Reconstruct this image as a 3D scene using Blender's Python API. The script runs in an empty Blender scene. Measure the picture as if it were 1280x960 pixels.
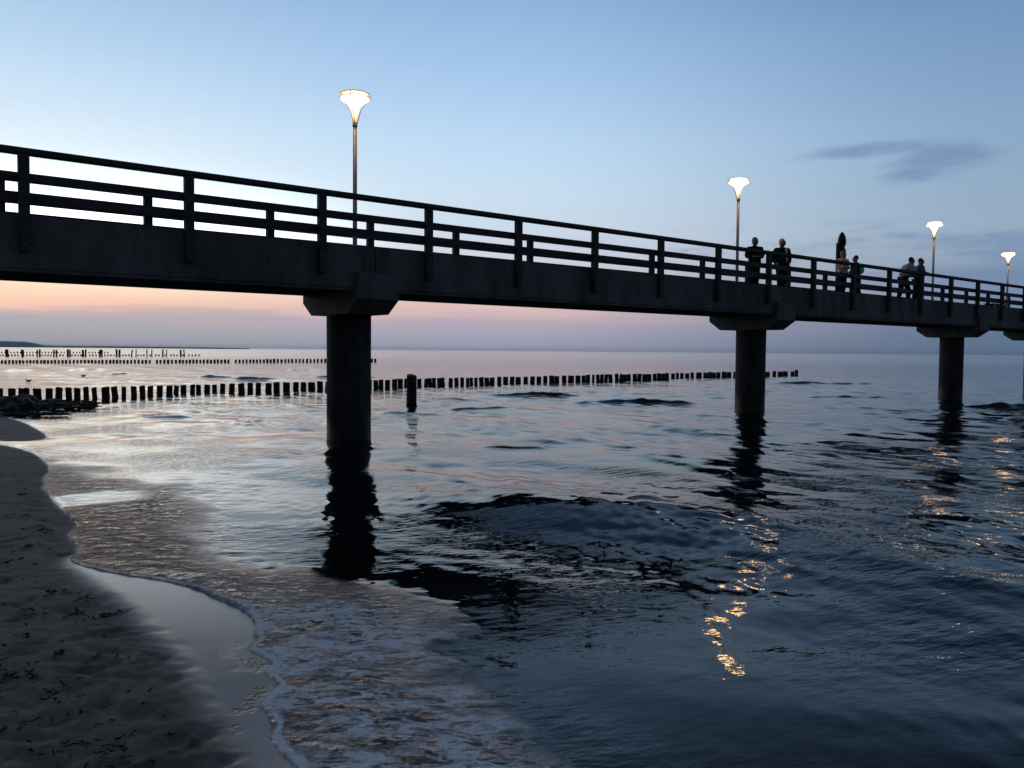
import bpy, bmesh, math, random
import numpy as np
from mathutils import Vector, Matrix

SC = bpy.context.scene
COL = SC.collection
R = math.radians
rng = random.Random(11)
nrng = np.random.default_rng(5)

# ------------------------------------------------------------------ camera model
F, H = 1020.0, 1.9
PITCH, ROLL = R(-2.33), math.atan(.0083)
fwd = np.array([0, math.cos(PITCH), math.sin(PITCH)])
r0 = np.array([1., 0, 0]); u0 = np.cross(r0, fwd)
rgt = math.cos(ROLL) * r0 + math.sin(ROLL) * u0
upv = -math.sin(ROLL) * r0 + math.cos(ROLL) * u0
CAM = np.array([0, 0, H])

def ground(u, v, z=0.0):
    r = fwd + rgt * (u - 640) / F - upv * (v - 480) / F
    return CAM + r * ((z - H) / r[2])

cd = bpy.data.cameras.new('camera'); cam = bpy.data.objects.new('camera', cd); COL.objects.link(cam)
cd.sensor_width = 36; cd.lens = 36 * F / 1280
cd.clip_start = .05; cd.clip_end = 30000
M = Matrix(((rgt[0], upv[0], -fwd[0], 0), (rgt[1], upv[1], -fwd[1], 0), (rgt[2], upv[2], -fwd[2], H), (0, 0, 0, 1)))
cam.matrix_world = M
SC.camera = cam

# ------------------------------------------------------------------ helpers
def lin(c):
    o = []
    for x in c[:3]:
        x /= 255.
        o.append(x / 12.92 if x <= .04045 else ((x + .055) / 1.055) ** 2.4)
    return (*o, 1)

class NT:
    def __init__(self, tree): self.t = tree; tree.nodes.clear()
    def n(self, typ, **kw):
        nd = self.t.nodes.new(typ)
        for k, v in kw.items():
            if k.startswith('i_'): nd.inputs[k[2:].replace('_', ' ')].default_value = v
            else: setattr(nd, k, v)
        return nd
    def put(self, sock, v):
        if isinstance(v, bpy.types.NodeSocket): self.t.links.new(v, sock)
        elif v is not None: sock.default_value = v
    def math(self, op, a, b=None, c=None, clamp=False):
        nd = self.t.nodes.new('ShaderNodeMath'); nd.operation = op; nd.use_clamp = clamp
        for i, x in enumerate((a, b, c)):
            if x is not None: self.put(nd.inputs[i], x)
        return nd.outputs[0]
    def vmath(self, op, a, b=None):
        nd = self.t.nodes.new('ShaderNodeVectorMath'); nd.operation = op
        self.put(nd.inputs[0], a)
        if b is not None: self.put(nd.inputs[1], b)
        return nd.outputs[0]
    def maprange(self, v, a, b, c=0., d=1., smooth=True):
        nd = self.t.nodes.new('ShaderNodeMapRange'); nd.interpolation_type = 'SMOOTHSTEP' if smooth else 'LINEAR'
        for i, x in enumerate((v, a, b, c, d)): self.put(nd.inputs[i], x)
        return nd.outputs[0]
    def mix(self, f, a, b):
        nd = self.t.nodes.new('ShaderNodeMix'); nd.data_type = 'RGBA'
        self.put(nd.inputs[0], f); self.put(nd.inputs[6], a); self.put(nd.inputs[7], b)
        return nd.outputs[2]
    def mixsh(self, f, a, b):
        nd = self.t.nodes.new('ShaderNodeMixShader')
        self.put(nd.inputs[0], f); self.t.links.new(a, nd.inputs[1]); self.t.links.new(b, nd.inputs[2])
        return nd.outputs[0]
    def ramp(self, f, stops):
        nd = self.t.nodes.new('ShaderNodeValToRGB'); el = nd.color_ramp.elements
        while len(el) < len(stops): el.new(.5)
        for e, (p, c) in zip(el, stops): e.position = p; e.color = c
        self.put(nd.inputs[0], f); return nd.outputs[0]
    def noise(self, vec, scale, detail=3, rough=.5, dim='3D'):
        nd = self.t.nodes.new('ShaderNodeTexNoise'); nd.noise_dimensions = dim
        self.put(nd.inputs['Vector'], vec); nd.inputs['Scale'].default_value = scale
        nd.inputs['Detail'].default_value = detail; nd.inputs['Roughness'].default_value = rough
        return nd.outputs[0]
    def attr(self, name):
        nd = self.t.nodes.new('ShaderNodeAttribute'); nd.attribute_name = name; return nd.outputs['Fac']
    def mapping(self, vec, scale=(1, 1, 1), rot=(0, 0, 0)):
        nd = self.t.nodes.new('ShaderNodeMapping'); self.put(nd.inputs['Vector'], vec)
        nd.inputs['Scale'].default_value = scale; nd.inputs['Rotation'].default_value = rot
        return nd.outputs[0]
    def bump(self, h, strength=1., dist=1., normal=None):
        nd = self.t.nodes.new('ShaderNodeBump'); self.put(nd.inputs['Height'], h)
        self.put(nd.inputs['Strength'], strength); self.put(nd.inputs['Distance'], dist)
        if normal is not None: self.put(nd.inputs['Normal'], normal)
        return nd.outputs[0]

def new_mat(name):
    m = bpy.data.materials.new(name); m.use_nodes = True
    return m, NT(m.node_tree)

def surf_mat(name, c1, c2, scale=3., rough=.75, stretch=(1, 1, 1), bump=.01, spec=.3, fine=40.):
    m, k = new_mat(name)
    tc = k.n('ShaderNodeTexCoord').outputs['Object']
    v = k.mapping(tc, stretch)
    n1 = k.noise(v, scale, 6, .62); n2 = k.noise(v, fine, 3, .6)
    f = k.math('ADD', k.math('MULTIPLY', n1, .75), k.math('MULTIPLY', n2, .25))
    col = k.mix(k.maprange(f, .35, .65), (*c1, 1), (*c2, 1))
    p = k.n('ShaderNodeBsdfPrincipled')
    k.put(p.inputs['Base Color'], col); p.inputs['Roughness'].default_value = rough
    p.inputs['Specular IOR Level'].default_value = spec
    k.put(p.inputs['Normal'], k.bump(f, .6, bump))
    o = k.n('ShaderNodeOutputMaterial'); k.put(o.inputs[0], p.outputs[0])
    return m

def emit_mat(name, c, s):
    m, k = new_mat(name)
    e = k.n('ShaderNodeEmission'); e.inputs[0].default_value = (*c, 1); e.inputs[1].default_value = s
    o = k.n('ShaderNodeOutputMaterial'); k.put(o.inputs[0], e.outputs[0]); return m

def mesh_obj(name, verts, faces, mat, parent=None, smooth=False):
    me = bpy.data.meshes.new(name); me.from_pydata([tuple(v) for v in verts], [], faces); me.update()
    if smooth: me.polygons.foreach_set('use_smooth', [True] * len(me.polygons))
    if mat: me.materials.append(mat)
    o = bpy.data.objects.new(name, me); COL.objects.link(o)
    if parent: o.parent = parent
    return o

class MB:
    def __init__(self): self.v = []; self.f = []
    def add(self, vs, fs):
        n = len(self.v); self.v += [tuple(x) for x in vs]; self.f += [tuple(i + n for i in q) for q in fs]
    def box(self, x0, x1, y0, y1, z0, z1):
        self.add([(x0,y0,z0),(x1,y0,z0),(x1,y1,z0),(x0,y1,z0),(x0,y0,z1),(x1,y0,z1),(x1,y1,z1),(x0,y1,z1)],
                 [(0,3,2,1),(4,5,6,7),(0,1,5,4),(1,2,6,5),(2,3,7,6),(3,0,4,7)])
    def lathe(self, prof, n=24, cx=0, cy=0, cap=True):
        b = []
        for (r, z) in prof:
            for i in range(n):
                a = 2 * math.pi * i / n; b.append((cx + r * math.cos(a), cy + r * math.sin(a), z))
        fs = []
        for j in range(len(prof) - 1):
            for i in range(n):
                i2 = (i + 1) % n
                fs.append((j*n+i, j*n+i2, (j+1)*n+i2, (j+1)*n+i))
        if cap:
            fs.append(tuple(range(n))[::-1]); fs.append(tuple((len(prof)-1)*n+i for i in range(n)))
        self.add(b, fs)
    def tube(self, pts, rad, n=8):
        pts = [Vector(p) for p in pts]; b = []
        rad = rad if isinstance(rad, (list, tuple)) else [rad] * len(pts)
        for i, p in enumerate(pts):
            t = (pts[min(i+1, len(pts)-1)] - pts[max(i-1, 0)]).normalized()
            a = t.cross(Vector((0, 0, 1)))
            if a.length < .01: a = t.cross(Vector((1, 0, 0)))
            a.normalize(); c = t.cross(a)
            for q in range(n):
                w = 2 * math.pi * q / n; b.append(p + rad[i] * (math.cos(w) * a + math.sin(w) * c))
        fs = []
        for j in range(len(pts) - 1):
            for i in range(n):
                i2 = (i + 1) % n; fs.append((j*n+i, j*n+i2, (j+1)*n+i2, (j+1)*n+i))
        fs.append(tuple(range(n))[::-1]); fs.append(tuple((len(pts)-1)*n+i for i in range(n)))
        self.add(b, fs)
    def build(self, name, mat, parent=None, smooth=False): return mesh_obj(name, self.v, self.f, mat, parent, smooth)

def tag(o, label=None, cat=None, group=None, kind=None):
    if label: o['label'] = label
    if cat: o['category'] = cat
    if group: o['group'] = group
    if kind: o['kind'] = kind
    return o

def empty(name, loc=(0, 0, 0), rz=0.):
    o = bpy.data.objects.new(name, None); COL.objects.link(o); o.location = loc; o.rotation_euler = (0, 0, rz)
    o.empty_display_size = .2
    return o

def copy_tree(o, parent=None):
    c = o.copy(); COL.objects.link(c); c.parent = parent
    for ch in list(o.children): copy_tree(ch, c)
    return c

def vnoise(x, y, seed=0):
    x = np.asarray(x, np.float32); y = np.asarray(y, np.float32)
    fx = np.floor(x); fy = np.floor(y)
    xi = fx.astype(np.int32).astype(np.uint32); yi = fy.astype(np.int32).astype(np.uint32)
    xf = x - fx; yf = y - fy
    ax = xi * np.uint32(374761393); ax1 = ax + np.uint32(374761393)
    ay = yi * np.uint32(668265263) + np.uint32((seed * 974634541) & 0xffffffff); ay1 = ay + np.uint32(668265263)
    def h(p, q):
        n = p + q; n ^= n >> np.uint32(13); n *= np.uint32(1274126177); n ^= n >> np.uint32(16)
        return n.astype(np.float32) * np.float32(1 / 4294967295.0)
    u = xf * xf * (3 - 2 * xf); w = yf * yf * (3 - 2 * yf)
    a = h(ax, ay); b = h(ax, ay1)
    a += (h(ax1, ay) - a) * u; b += (h(ax1, ay1) - b) * u
    return a + (b - a) * w
def fbm(x, y, seed=0, oct=4):
    s = 0; a = .5; 
    for i in range(oct):
        s = s + a * vnoise(x * 2**i, y * 2**i, seed + i); a *= .5
    return s / (1 - .5**oct)
def sstep(a, b, x):
    t = np.clip((x - a) / (b - a), 0, 1); return t * t * (3 - 2 * t)
def sdist(X, Y, poly):
    """signed distance; positive on the left-hand (sea) side of the travel direction"""
    best = np.full(X.shape, 1e9); sg = np.ones(X.shape)
    for (ax, ay), (bx, by) in zip(poly[:-1], poly[1:]):
        ex, ey = bx - ax, by - ay; L = ex*ex + ey*ey + 1e-12
        t = np.clip(((X-ax)*ex + (Y-ay)*ey) / L, 0, 1)
        dx = X - ax - t*ex; dy = Y - ay - t*ey
        d2 = dx*dx + dy*dy
        cr = ex*(Y-ay) - ey*(X-ax)
        # tie-break on equal corner distances: prefer the segment facing the point
        m = d2 < best * .99999
        best = np.where(m, d2, best); sg = np.where(m, np.where(cr > 0, 1., -1.), sg)
    return np.sqrt(best) * sg

# ------------------------------------------------------------------ world: dusk sky
W = bpy.data.worlds.new('World'); SC.world = W; W.use_nodes = True
k = NT(W.node_tree)
dirv = k.n('ShaderNodeTexCoord').outputs['Generated']
sep = k.n('ShaderNodeSeparateXYZ'); k.put(sep.inputs[0], dirv)
elev = k.math('MULTIPLY', k.math('ARCSINE', sep.outputs[2]), 180 / math.pi)
az = k.math('MULTIPLY', k.math('ARCTAN2', sep.outputs[0], sep.outputs[1]), 180 / math.pi)
cn = k.n('ShaderNodeCombineXYZ'); k.put(cn.inputs[0], az); k.put(cn.inputs[1], elev)
cl1 = k.noise(k.mapping(cn.outputs[0], (.055, .55, 1)), 1., 5, .55)
wob = k.math('MULTIPLY', k.math('SUBTRACT', cl1, .5), k.maprange(elev, 0., 2.2, .0, 2.3))
wob = k.math('MULTIPLY', wob, k.maprange(elev, 5., 11., 1., .25))
ee = k.math('MAXIMUM', k.math('ADD', elev, wob), 0.)
pos = k.math('SQRT', k.math('DIVIDE', ee, 90.))
def sky_ramp(st): return k.ramp(pos, [(math.sqrt(e / 90.), lin(c)) for e, c in st])
left = sky_ramp([(0,(160,164,176)),(1.0,(170,170,177)),(1.9,(184,177,182)),(2.15,(206,186,184)),(2.4,(246,202,184)),(2.8,(255,208,182)),(4.0,(255,229,198)),(5.5,(253,243,222)),
                 (7.7,(250,251,248)),(10,(240,250,253)),(12.4,(226,243,253)),(16,(200,225,248)),(19.8,(174,206,236)),(30,(116,150,190)),(50,(86,108,140)),(90,(76,90,112))])
cen = sky_ramp([(0,(156,159,181)),(1.0,(166,165,185)),(2.0,(186,172,186)),(2.6,(212,186,188)),(3.4,(226,198,194)),(4.5,(218,204,206)),(6,(209,212,223)),(8,(207,219,234)),
                (11,(201,224,243)),(14,(190,219,246)),(18.5,(166,200,236)),(23.5,(142,178,220)),(35,(84,116,156)),(55,(64,84,114)),(90,(76,90,112))])
rig = sky_ramp([(0,(88,110,134)),(1,(94,116,143)),(2.5,(107,129,158)),(4.0,(117,141,173)),(5.0,(112,138,170)),(6.2,(140,160,182)),(8,(149,172,194)),
                (11,(143,171,198)),(14,(136,167,200)),(20,(115,150,190)),(30,(62,86,118)),(48,(38,54,76)),(90,(76,90,112))])
back = sky_ramp([(0,(62,70,86)),(5,(74,84,104)),(15,(74,90,116)),(40,(54,70,94)),(90,(76,90,112))])
c = k.mix(k.maprange(az, -33, 1, 0, 1), left, cen)
c = k.mix(k.maprange(az, -3, 34, 0, 1), c, rig)
aab = k.math('ABSOLUTE', az)
c = k.mix(k.maprange(aab, 48, 120), c, back)
# a few dark wisps of cloud on the right
cl2 = k.noise(k.mapping(cn.outputs[0], (.10, .48, 1), (0, 0, R(8))), 1.25, 6, .55)
def win(a0, a1, e0, e1, soft_a, soft_e):
    w = k.math('MULTIPLY', k.maprange(az, a0 - soft_a, a0 + soft_a), k.maprange(az, a1 - soft_a, a1 + soft_a, 1, 0))
    w = k.math('MULTIPLY', w, k.maprange(elev, e0 - soft_e, e0 + soft_e))
    return k.math('MULTIPLY', w, k.maprange(elev, e1 - soft_e, e1 + soft_e, 1, 0))
def ell(ca, ce, ra, re, tilt):
    x = k.math('DIVIDE', k.math('SUBTRACT', az, ca), ra)
    y = k.math('DIVIDE', k.math('SUBTRACT', k.math('SUBTRACT', elev, ce), k.math('MULTIPLY', k.math('SUBTRACT', az, ca), tilt)), re)
    return k.maprange(k.math('SQRT', k.math('ADD', k.math('MULTIPLY', x, x), k.math('MULTIPLY', y, y))), 0., 1.1, 1, 0)
fine = k.noise(k.mapping(cn.outputs[0], (.28, 1.15, 1), (0, 0, R(-6))), 1., 8, .66)
w1 = k.math('MAXIMUM', k.math('MAXIMUM', ell(27.4, 11.9, 4.6, 1.45, .06), k.math('MULTIPLY', ell(23.3, 12.8, 6.8, .8, .02), .9)), k.math('MULTIPLY', ell(26.0, 11.2, 3.6, 1.0, .12), .95))
m1 = k.math('MULTIPLY', k.maprange(k.math('ADD', w1, k.math('MULTIPLY', k.math('SUBTRACT', fine, .5), 1.5)), .12, 1.0), .62)
c = k.mix(m1, c, lin((106, 132, 172)))
w2 = win(7, 44, 5.2, 8.2, 4, .8)
m2 = k.math('MULTIPLY', k.math('MULTIPLY', k.maprange(cl2, .50, .66), w2), .55)
c = k.mix(m2, c, lin((112, 138, 176)))
# thin mauve streaks above the sunset bank on the left
w3 = win(-60, 4, 1.6, 4.2, 4, .6)
m3 = k.math('MULTIPLY', k.math('MULTIPLY', k.maprange(k.noise(k.mapping(cn.outputs[0], (.05, 1.1, 1)), 1.3, 5, .55), .52, .66), w3), .45)
c = k.mix(m3, c, lin((205, 172, 176)))
# the afterglow on the left is brighter than the film can hold
gd = k.math('DIVIDE', k.math('SUBTRACT', elev, 7.6), 2.3)
glow = k.math('MULTIPLY', k.math('POWER', 2.718, k.math('MULTIPLY', k.math('MULTIPLY', gd, gd), -1.)), k.math('MULTIPLY', k.maprange(az, -26, -6, 1, 0), k.maprange(az, -80, -50)))
bg = k.n('ShaderNodeBackground'); k.put(bg.inputs[0], c); k.put(bg.inputs[1], k.math('ADD', 1., k.math('MULTIPLY', glow, 1.5)))
k.put(k.n('ShaderNodeOutputWorld').inputs[0], bg.outputs[0])

# ------------------------------------------------------------------ materials
CONC = surf_mat('weathered_concrete', (.075, .071, .062), (.165, .155, .135), 1.6, .85, (1, 1, .3), .012)
PILM, k = new_mat('pillar_concrete')
pw = k.n('ShaderNodeTexCoord').outputs['Object']
sp = k.n('ShaderNodeSeparateXYZ'); k.put(sp.inputs[0], pw)
n1 = k.noise(k.mapping(pw, (1, 1, .22)), 3.2, 6, .65); n2 = k.noise(pw, 22., 4, .6)
colp = k.mix(k.maprange(n1, .34, .66), (.018, .017, .016, 1), (.046, .044, .041, 1))
tide = k.maprange(k.math('ADD', sp.outputs[2], k.math('MULTIPLY', k.math('SUBTRACT', n1, .5), -1.3)), .30, .62, 1, 0)
colp = k.mix(tide, colp, k.mix(n2, (.006, .008, .006, 1), (.022, .024, .016, 1)))
p = k.n('ShaderNodeBsdfPrincipled'); k.put(p.inputs['Base Color'], colp)
k.put(p.inputs['Roughness'], k.maprange(tide, 0, 1, .85, .45, False)); p.inputs['Specular IOR Level'].default_value = .3
k.put(p.inputs['Normal'], k.bump(k.math('ADD', k.math('MULTIPLY', n1, .6), k.math('MULTIPLY', n2, k.math('ADD', .3, tide))), .7, .018))
k.put(k.n('ShaderNodeOutputMaterial').inputs[0], p.outputs[0])
WOOD = surf_mat('dark_rail_wood', (.035, .033, .031), (.075, .070, .065), 4., .7, (.3, .3, 3), .004)
DECK = surf_mat('deck_wood', (.06, .055, .05), (.1, .095, .09), 4., .8)
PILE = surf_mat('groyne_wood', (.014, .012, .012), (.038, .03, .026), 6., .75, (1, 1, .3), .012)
PILE_FAR = surf_mat('far_pile_wood', (.03, .022, .02), (.06, .042, .038), 6., .8, (1, 1, .3), .012)  # farthest rows: lighter, browner tone than groyne_wood
STEEL = surf_mat('lamp_steel', (.22, .22, .23), (.30, .30, .31), 8., .38, (1, 1, .2), .001, .5)
DARKST = surf_mat('dark_steel', (.05, .05, .05), (.08, .08, .08), 8., .45, (1, 1, 1), .001, .5)
ROCK = surf_mat('weedy_rock', (.006, .006, .005), (.016, .016, .013), 5., .65, (1, 1, 1), .03)
WEED = surf_mat('seaweed', (.006, .006, .004), (.022, .019, .010), 14., .55, (1, 1, 1), .01)
LAMPGLOW, k = new_mat('lamp_glow')
sp = k.n('ShaderNodeSeparateXYZ'); k.put(sp.inputs[0], k.n('ShaderNodeTexCoord').outputs['Object'])
up_ = k.maprange(sp.outputs[2], 3.12, 3.56)
e_ = k.n('ShaderNodeEmission'); k.put(e_.inputs[0], k.mix(up_, (1., .42, .10, 1), (1., .60, .27, 1)))
k.put(e_.inputs[1], k.maprange(sp.outputs[2], 3.10, 3.60, 1.2, 18.))
k.put(k.n('ShaderNodeOutputMaterial').inputs[0], e_.outputs[0])

# ------------------------------------------------------------------ shore lines (photo points put on the sand)
def gp(pts, z=.05): return [tuple(ground(u, v, z)[:2]) for u, v in pts]
far_shore = [(-120., 175.), (-60., 88.), (-30., 46.), (-19., 30.5)]
F_px = [(0,519),(31,526),(65,544),(40,549),(0,550.5),(-60,552),(-60,556),(0,556),(35,562),(58,575),(62,590),(50,606),(70,630),(98,654),(86,668),(97,688),(84,703),
        (110,711),(156,719),(190,722),(219,727),(248,733),(272,744),(296,752),(312,763),(319,776),(314,787),(325,797),(305,808),(331,819),(345,830),(325,837),(340,846),(348,856),(338,868),(324,880),(334,893),(340,908),(337,926),(350,943),(366,954),(392,985),(425,1060)]
tail = [(1.7, .4), (6., -6.), (60., -80.)]
FL = far_shore + gp(F_px) + tail
D_px = F_px[:17] + [(108,714),(140,732),(175,754),(200,785),(231,816),(250,854),(281,891),(306,922),(316,960),(345,1060)]
DL = far_shore + gp(D_px) + [(1.25, .4), (5.4, -6.), (59., -80.)]
T_px = [(0,556),(60,574),(150,590),(230,608),(300,660),(345,698),(400,708),(470,717),(520,733),(575,757),(600,772),(590,800),(610,850),(660,900),(720,965),(760,1060)]
TL = far_shore + gp(T_px) + [(3., .4), (7., -6.), (61., -80.)]
def chaikin(P, n=2):
    for _ in range(n):
        Q = [P[0]]
        for a, b in zip(P[:-1], P[1:]): Q += [(a[0]*.75+b[0]*.25, a[1]*.75+b[1]*.25), (a[0]*.25+b[0]*.75, a[1]*.25+b[1]*.75)]
        P = Q + [P[-1]]
    return P
FL, DL, TL = chaikin(FL, 1), chaikin(DL), chaikin(TL)
# smooth line for the beach profile
SL = [(-120., 175.), (-60., 88.), (-30., 46.), (-19., 30.), (-10.2, 16.2), (-7.2, 12.2), (-4.6, 8.3), (-2.6, 6.0), (-1.4, 4.6), (-.75, 3.2), (1.7, .4), (6., -6.), (60., -80.)]

def sand_z(X, Y):
    e = sdist(X, Y, SL)
    z = np.where(e > 0, .045 - .06 * e, .045 - .055 * e)
    z = np.where(e > 8, .045 - .48 - .02 * (e - 8), z)
    z = np.where(e < -6, .375 + .02 * (-e - 6), z)
    z = np.clip(z, -2.2, 2.6)
    z = z + .05 * (fbm(X * .35, Y * .35, 3) - .5) * sstep(.5, -3, e)
    return z, e

# ------------------------------------------------------------------ beach
def polar(rs, th):
    RR, TT = np.meshgrid(rs, th, indexing='ij')
    return RR * np.sin(TT), RR * np.cos(TT)

def grid_mesh(name, X, Y, Z, mat, attrs, closed=False, keep=None):
    nr, nt = X.shape
    co = np.stack([X, Y, Z], -1).reshape(-1, 3).astype(np.float32)
    i = np.arange(nr - 1)[:, None]; j = np.arange(nt if closed else nt - 1)[None, :]
    j2 = (j + 1) % nt
    q = np.stack([i * nt + j + 0*i, i * nt + j2 + 0*i, (i + 1) * nt + j2, (i + 1) * nt + j], -1).reshape(-1, 4)
    if keep is not None:
        kf = keep.reshape(-1)[q].any(1); q = q[kf]
    # drop unused vertices
    used = np.zeros(len(co), bool); used[q.reshape(-1)] = True
    remap = np.cumsum(used) - 1; q = remap[q]; co = co[used]
    me = bpy.data.meshes.new(name)
    me.vertices.add(len(co)); me.vertices.foreach_set('co', co.reshape(-1))
    me.loops.add(q.size); me.loops.foreach_set('vertex_index', q.reshape(-1).astype(np.int32))
    me.polygons.add(len(q)); me.polygons.foreach_set('loop_start', np.arange(0, q.size, 4, dtype=np.int32))
    me.polygons.foreach_set('loop_total', np.full(len(q), 4, np.int32))
    me.polygons.foreach_set('use_smooth', np.ones(len(q), bool))
    me.update(calc_edges=True)
    for nme, arr in attrs.items():
        a = me.attributes.new(nme, 'FLOAT', 'POINT'); a.data.foreach_set('value', arr.reshape(-1)[used].astype(np.float32))
    me.materials.append(mat)
    o = bpy.data.objects.new(name, me); COL.objects.link(o)
    return o

SAND, k = new_mat('wet_and_dry_sand')
pw = k.n('ShaderNodeNewGeometry').outputs['Position']
under = k.attr('under'); wet = k.attr('wet'); ex = k.attr('shingle')
n1 = k.noise(pw, 1.3, 5, .6); n2 = k.noise(pw, 9., 4, .6); n3 = k.noise(pw, 160., 2, .5)
dry = k.mix(k.maprange(n1, .3, .7), (.165, .128, .096, 1), (.235, .185, .14, 1))
dry = k.mix(k.math('MULTIPLY', k.maprange(n2, .5, .75), .5), dry, (.050, .040, .030, 1))
dry = k.mix(k.maprange(k.noise(k.vmath('ADD', pw, (4., 9., 0.)), 2.3, 6, .7), .52, .66, 0., .75), dry, (.035, .028, .020, 1))
peb = k.n('ShaderNodeTexVoronoi'); k.put(peb.inputs['Vector'], pw); peb.inputs['Scale'].default_value = 38.
shing = k.mix(peb.outputs['Color'], (.015, .014, .013, 1), (.075, .065, .055, 1))
wetc = k.mix(k.maprange(n2, .35, .7), (.15, .11, .08, 1), (.20, .15, .115, 1))
colr = k.mix(wet, dry, wetc); colr = k.mix(ex, colr, shing); colr = k.mix(under, colr, (.045, .038, .032, 1))
p = k.n('ShaderNodeBsdfPrincipled'); k.put(p.inputs['Base Color'], colr)
k.put(p.inputs['Roughness'], k.math('ADD', k.maprange(wet, 0, 1, .85, .26, False), k.math('MULTIPLY', ex, .2)))
k.put(p.inputs['Specular IOR Level'], k.math('MULTIPLY', k.maprange(wet, 0, 1, .12, 1., False), k.math('MULTIPLY', k.attr('film'), k.math('SUBTRACT', 1., under)))); p.inputs['IOR'].default_value = 2.1
hb = k.math('ADD', k.math('MULTIPLY', n2, .7), k.math('MULTIPLY', n3, .12))
hb = k.math('ADD', hb, k.math('MULTIPLY', k.math('MULTIPLY', peb.outputs['Distance'], ex), -1.5))
k.put(p.inputs['Normal'], k.bump(hb, k.maprange(k.math('SUBTRACT', wet, ex), 0, 1, .8, .03, False), .03))
k.put(k.n('ShaderNodeOutputMaterial').inputs[0], p.outputs[0])

rs = np.concatenate([[.15], np.geomspace(.4, 1.8, 50)[:-1], np.geomspace(1.8, 30, 640)[:-1], np.geomspace(30, 400, 60)])
th = np.concatenate([np.radians(np.linspace(-180, -50, 110))[:-1], np.radians(np.linspace(-50, 20, 560))[:-1], np.radians(np.linspace(20, 180, 140))[:-1]])
X, Y = polar(rs, th)
Zs, e = sand_z(X, Y)
eD = sdist(X, Y, DL); eF = sdist(X, Y, FL)
wlo = -.06 - .20 * sstep(7.6, 6.2, Y)
wetv = sstep(wlo, .06, eD + .10 * (fbm(X * 2.2, Y * 2.2, 9) - .5))
dryw = 1 - wetv
near = np.exp(-np.hypot(X, Y) / 14)
# dents, footprints and ripples in the dry sand
Zs = Zs + dryw * near * (.010 * (fbm(X * 2.6, Y * 2.6, 21, 4) - .5) + .016 * (fbm(X * 14, Y * 14, 31, 4) - .5))
dents = np.zeros_like(Zs)
for q in range(150):
    u = rng.uniform(-40, 300); v = rng.uniform(575, 990)
    gx, gy, _ = ground(u, v, .1)
    a = rng.uniform(0, 6.28); lx, ly = rng.uniform(.09, .17), rng.uniform(.035, .06)
    dx, dy = X - gx, Y - gy
    pxx = (dx * math.cos(a) + dy * math.sin(a)) / lx; pyy = (-dx * math.sin(a) + dy * math.cos(a)) / ly
    rr = pxx**2 + pyy**2
    dents += -.016 * np.exp(-rr) + .003 * np.exp(-(np.sqrt(rr) - 1.6)**2 * 3)
Zs = Zs + dents * dryw
shin = sstep(.25, .05, np.abs(sdist(X, Y, gp([(318,806),(318,830),(322,860),(318,880),(330,910),(340,940)])) ) * 1.0) * sstep(.50, .62, fbm(X * 4, Y * 4, 77) + .02) * sstep(.02, -.06, eF)
shin = .55 * np.where((X < 0) & (Y > 2.5) & (Y < 5.6), shin, 0)
sand = grid_mesh('beach', X, Y, Zs, SAND, {'wet': wetv, 'film': .35 + .65 * sstep(4.3, 6.3, Y), 'shingle': shin, 'under': sstep(.0, .12, eF)}, closed=True)
tag(sand, 'dark damp sand beach with a glossy wet strip along the water', 'beach', kind='structure')

# ------------------------------------------------------------------ sea
SEA, k = new_mat('sea_water')
geo = k.n('ShaderNodeNewGeometry'); pw = geo.outputs['Position']
foam_a = k.attr('foam'); turb = k.attr('turb'); dep = k.attr('depth'); far = k.attr('dist')
SHR = math.atan2(-.7868, .6172)        # wave crests run along the shore
v1 = k.mapping(pw, (1, 1, 1), (0, 0, -R(20)))
rip_a = k.noise(k.mapping(v1, (1.0, 1.9, 1)), 3.4, 3, .55)
rip_b = k.noise(k.mapping(v1, (1.0, 2.0, 1)), 11., 2, .5)
patch = k.maprange(k.noise(pw, .45, 2, .5), .42, .66)
swl = k.noise(k.mapping(v1, (.35, 1.5, 1)), .55, 4, .55)
h = k.math('MULTIPLY', rip_a, k.math('ADD', k.maprange(far, 4, 14, .0022, .0045, False), k.math('MULTIPLY', patch, .011)))
h = k.math('ADD', h, k.math('MULTIPLY', rip_b, k.math('ADD', .0004, k.math('MULTIPLY', patch, .0036))))
h = k.math('ADD', h, k.math('MULTIPLY', swl, k.maprange(far, 25, 90, .0, .045, False)))
tn = k.noise(k.mapping(pw, (1.1, 3.6, 1), (0, 0, R(14))), 4.2, 6, .66)
h = k.math('ADD', h, k.math('MULTIPLY', tn, k.math('MULTIPLY', turb, .058)))
nrm = k.bump(h, 1., 1.)
fre = k.n('ShaderNodeFresnel'); fre.inputs['IOR'].default_value = 1.40; k.put(fre.inputs['Normal'], nrm)
glo = k.n('ShaderNodeBsdfGlossy', distribution='MULTI_GGX'); k.put(glo.inputs['Roughness'], k.math('MAXIMUM', k.math('MULTIPLY', turb, .05), k.math('ADD', k.maprange(far, 5, 50, .03, .07, False), k.maprange(far, 50, 250, 0., .08, False)))); k.put(glo.inputs['Normal'], nrm)
body = k.n('ShaderNodeBsdfDiffuse')
k.put(body.inputs[0], k.mix(k.attr('silt'), (.003, .005, .009, 1), (.020, .017, .015, 1)))
tra = k.n('ShaderNodeBsdfTransparent'); tra.inputs[0].default_value = (.72, .72, .70, 1)
thru = k.math('MULTIPLY', k.math('POWER', 2.718, k.math('MULTIPLY', dep, -14.)), k.maprange(turb, 0, 1, 1., .55, False))
und = k.mixsh(thru, body.outputs[0], tra.outputs[0])
wat = k.mixsh(fre.outputs[0], und, glo.outputs[0])
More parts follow.
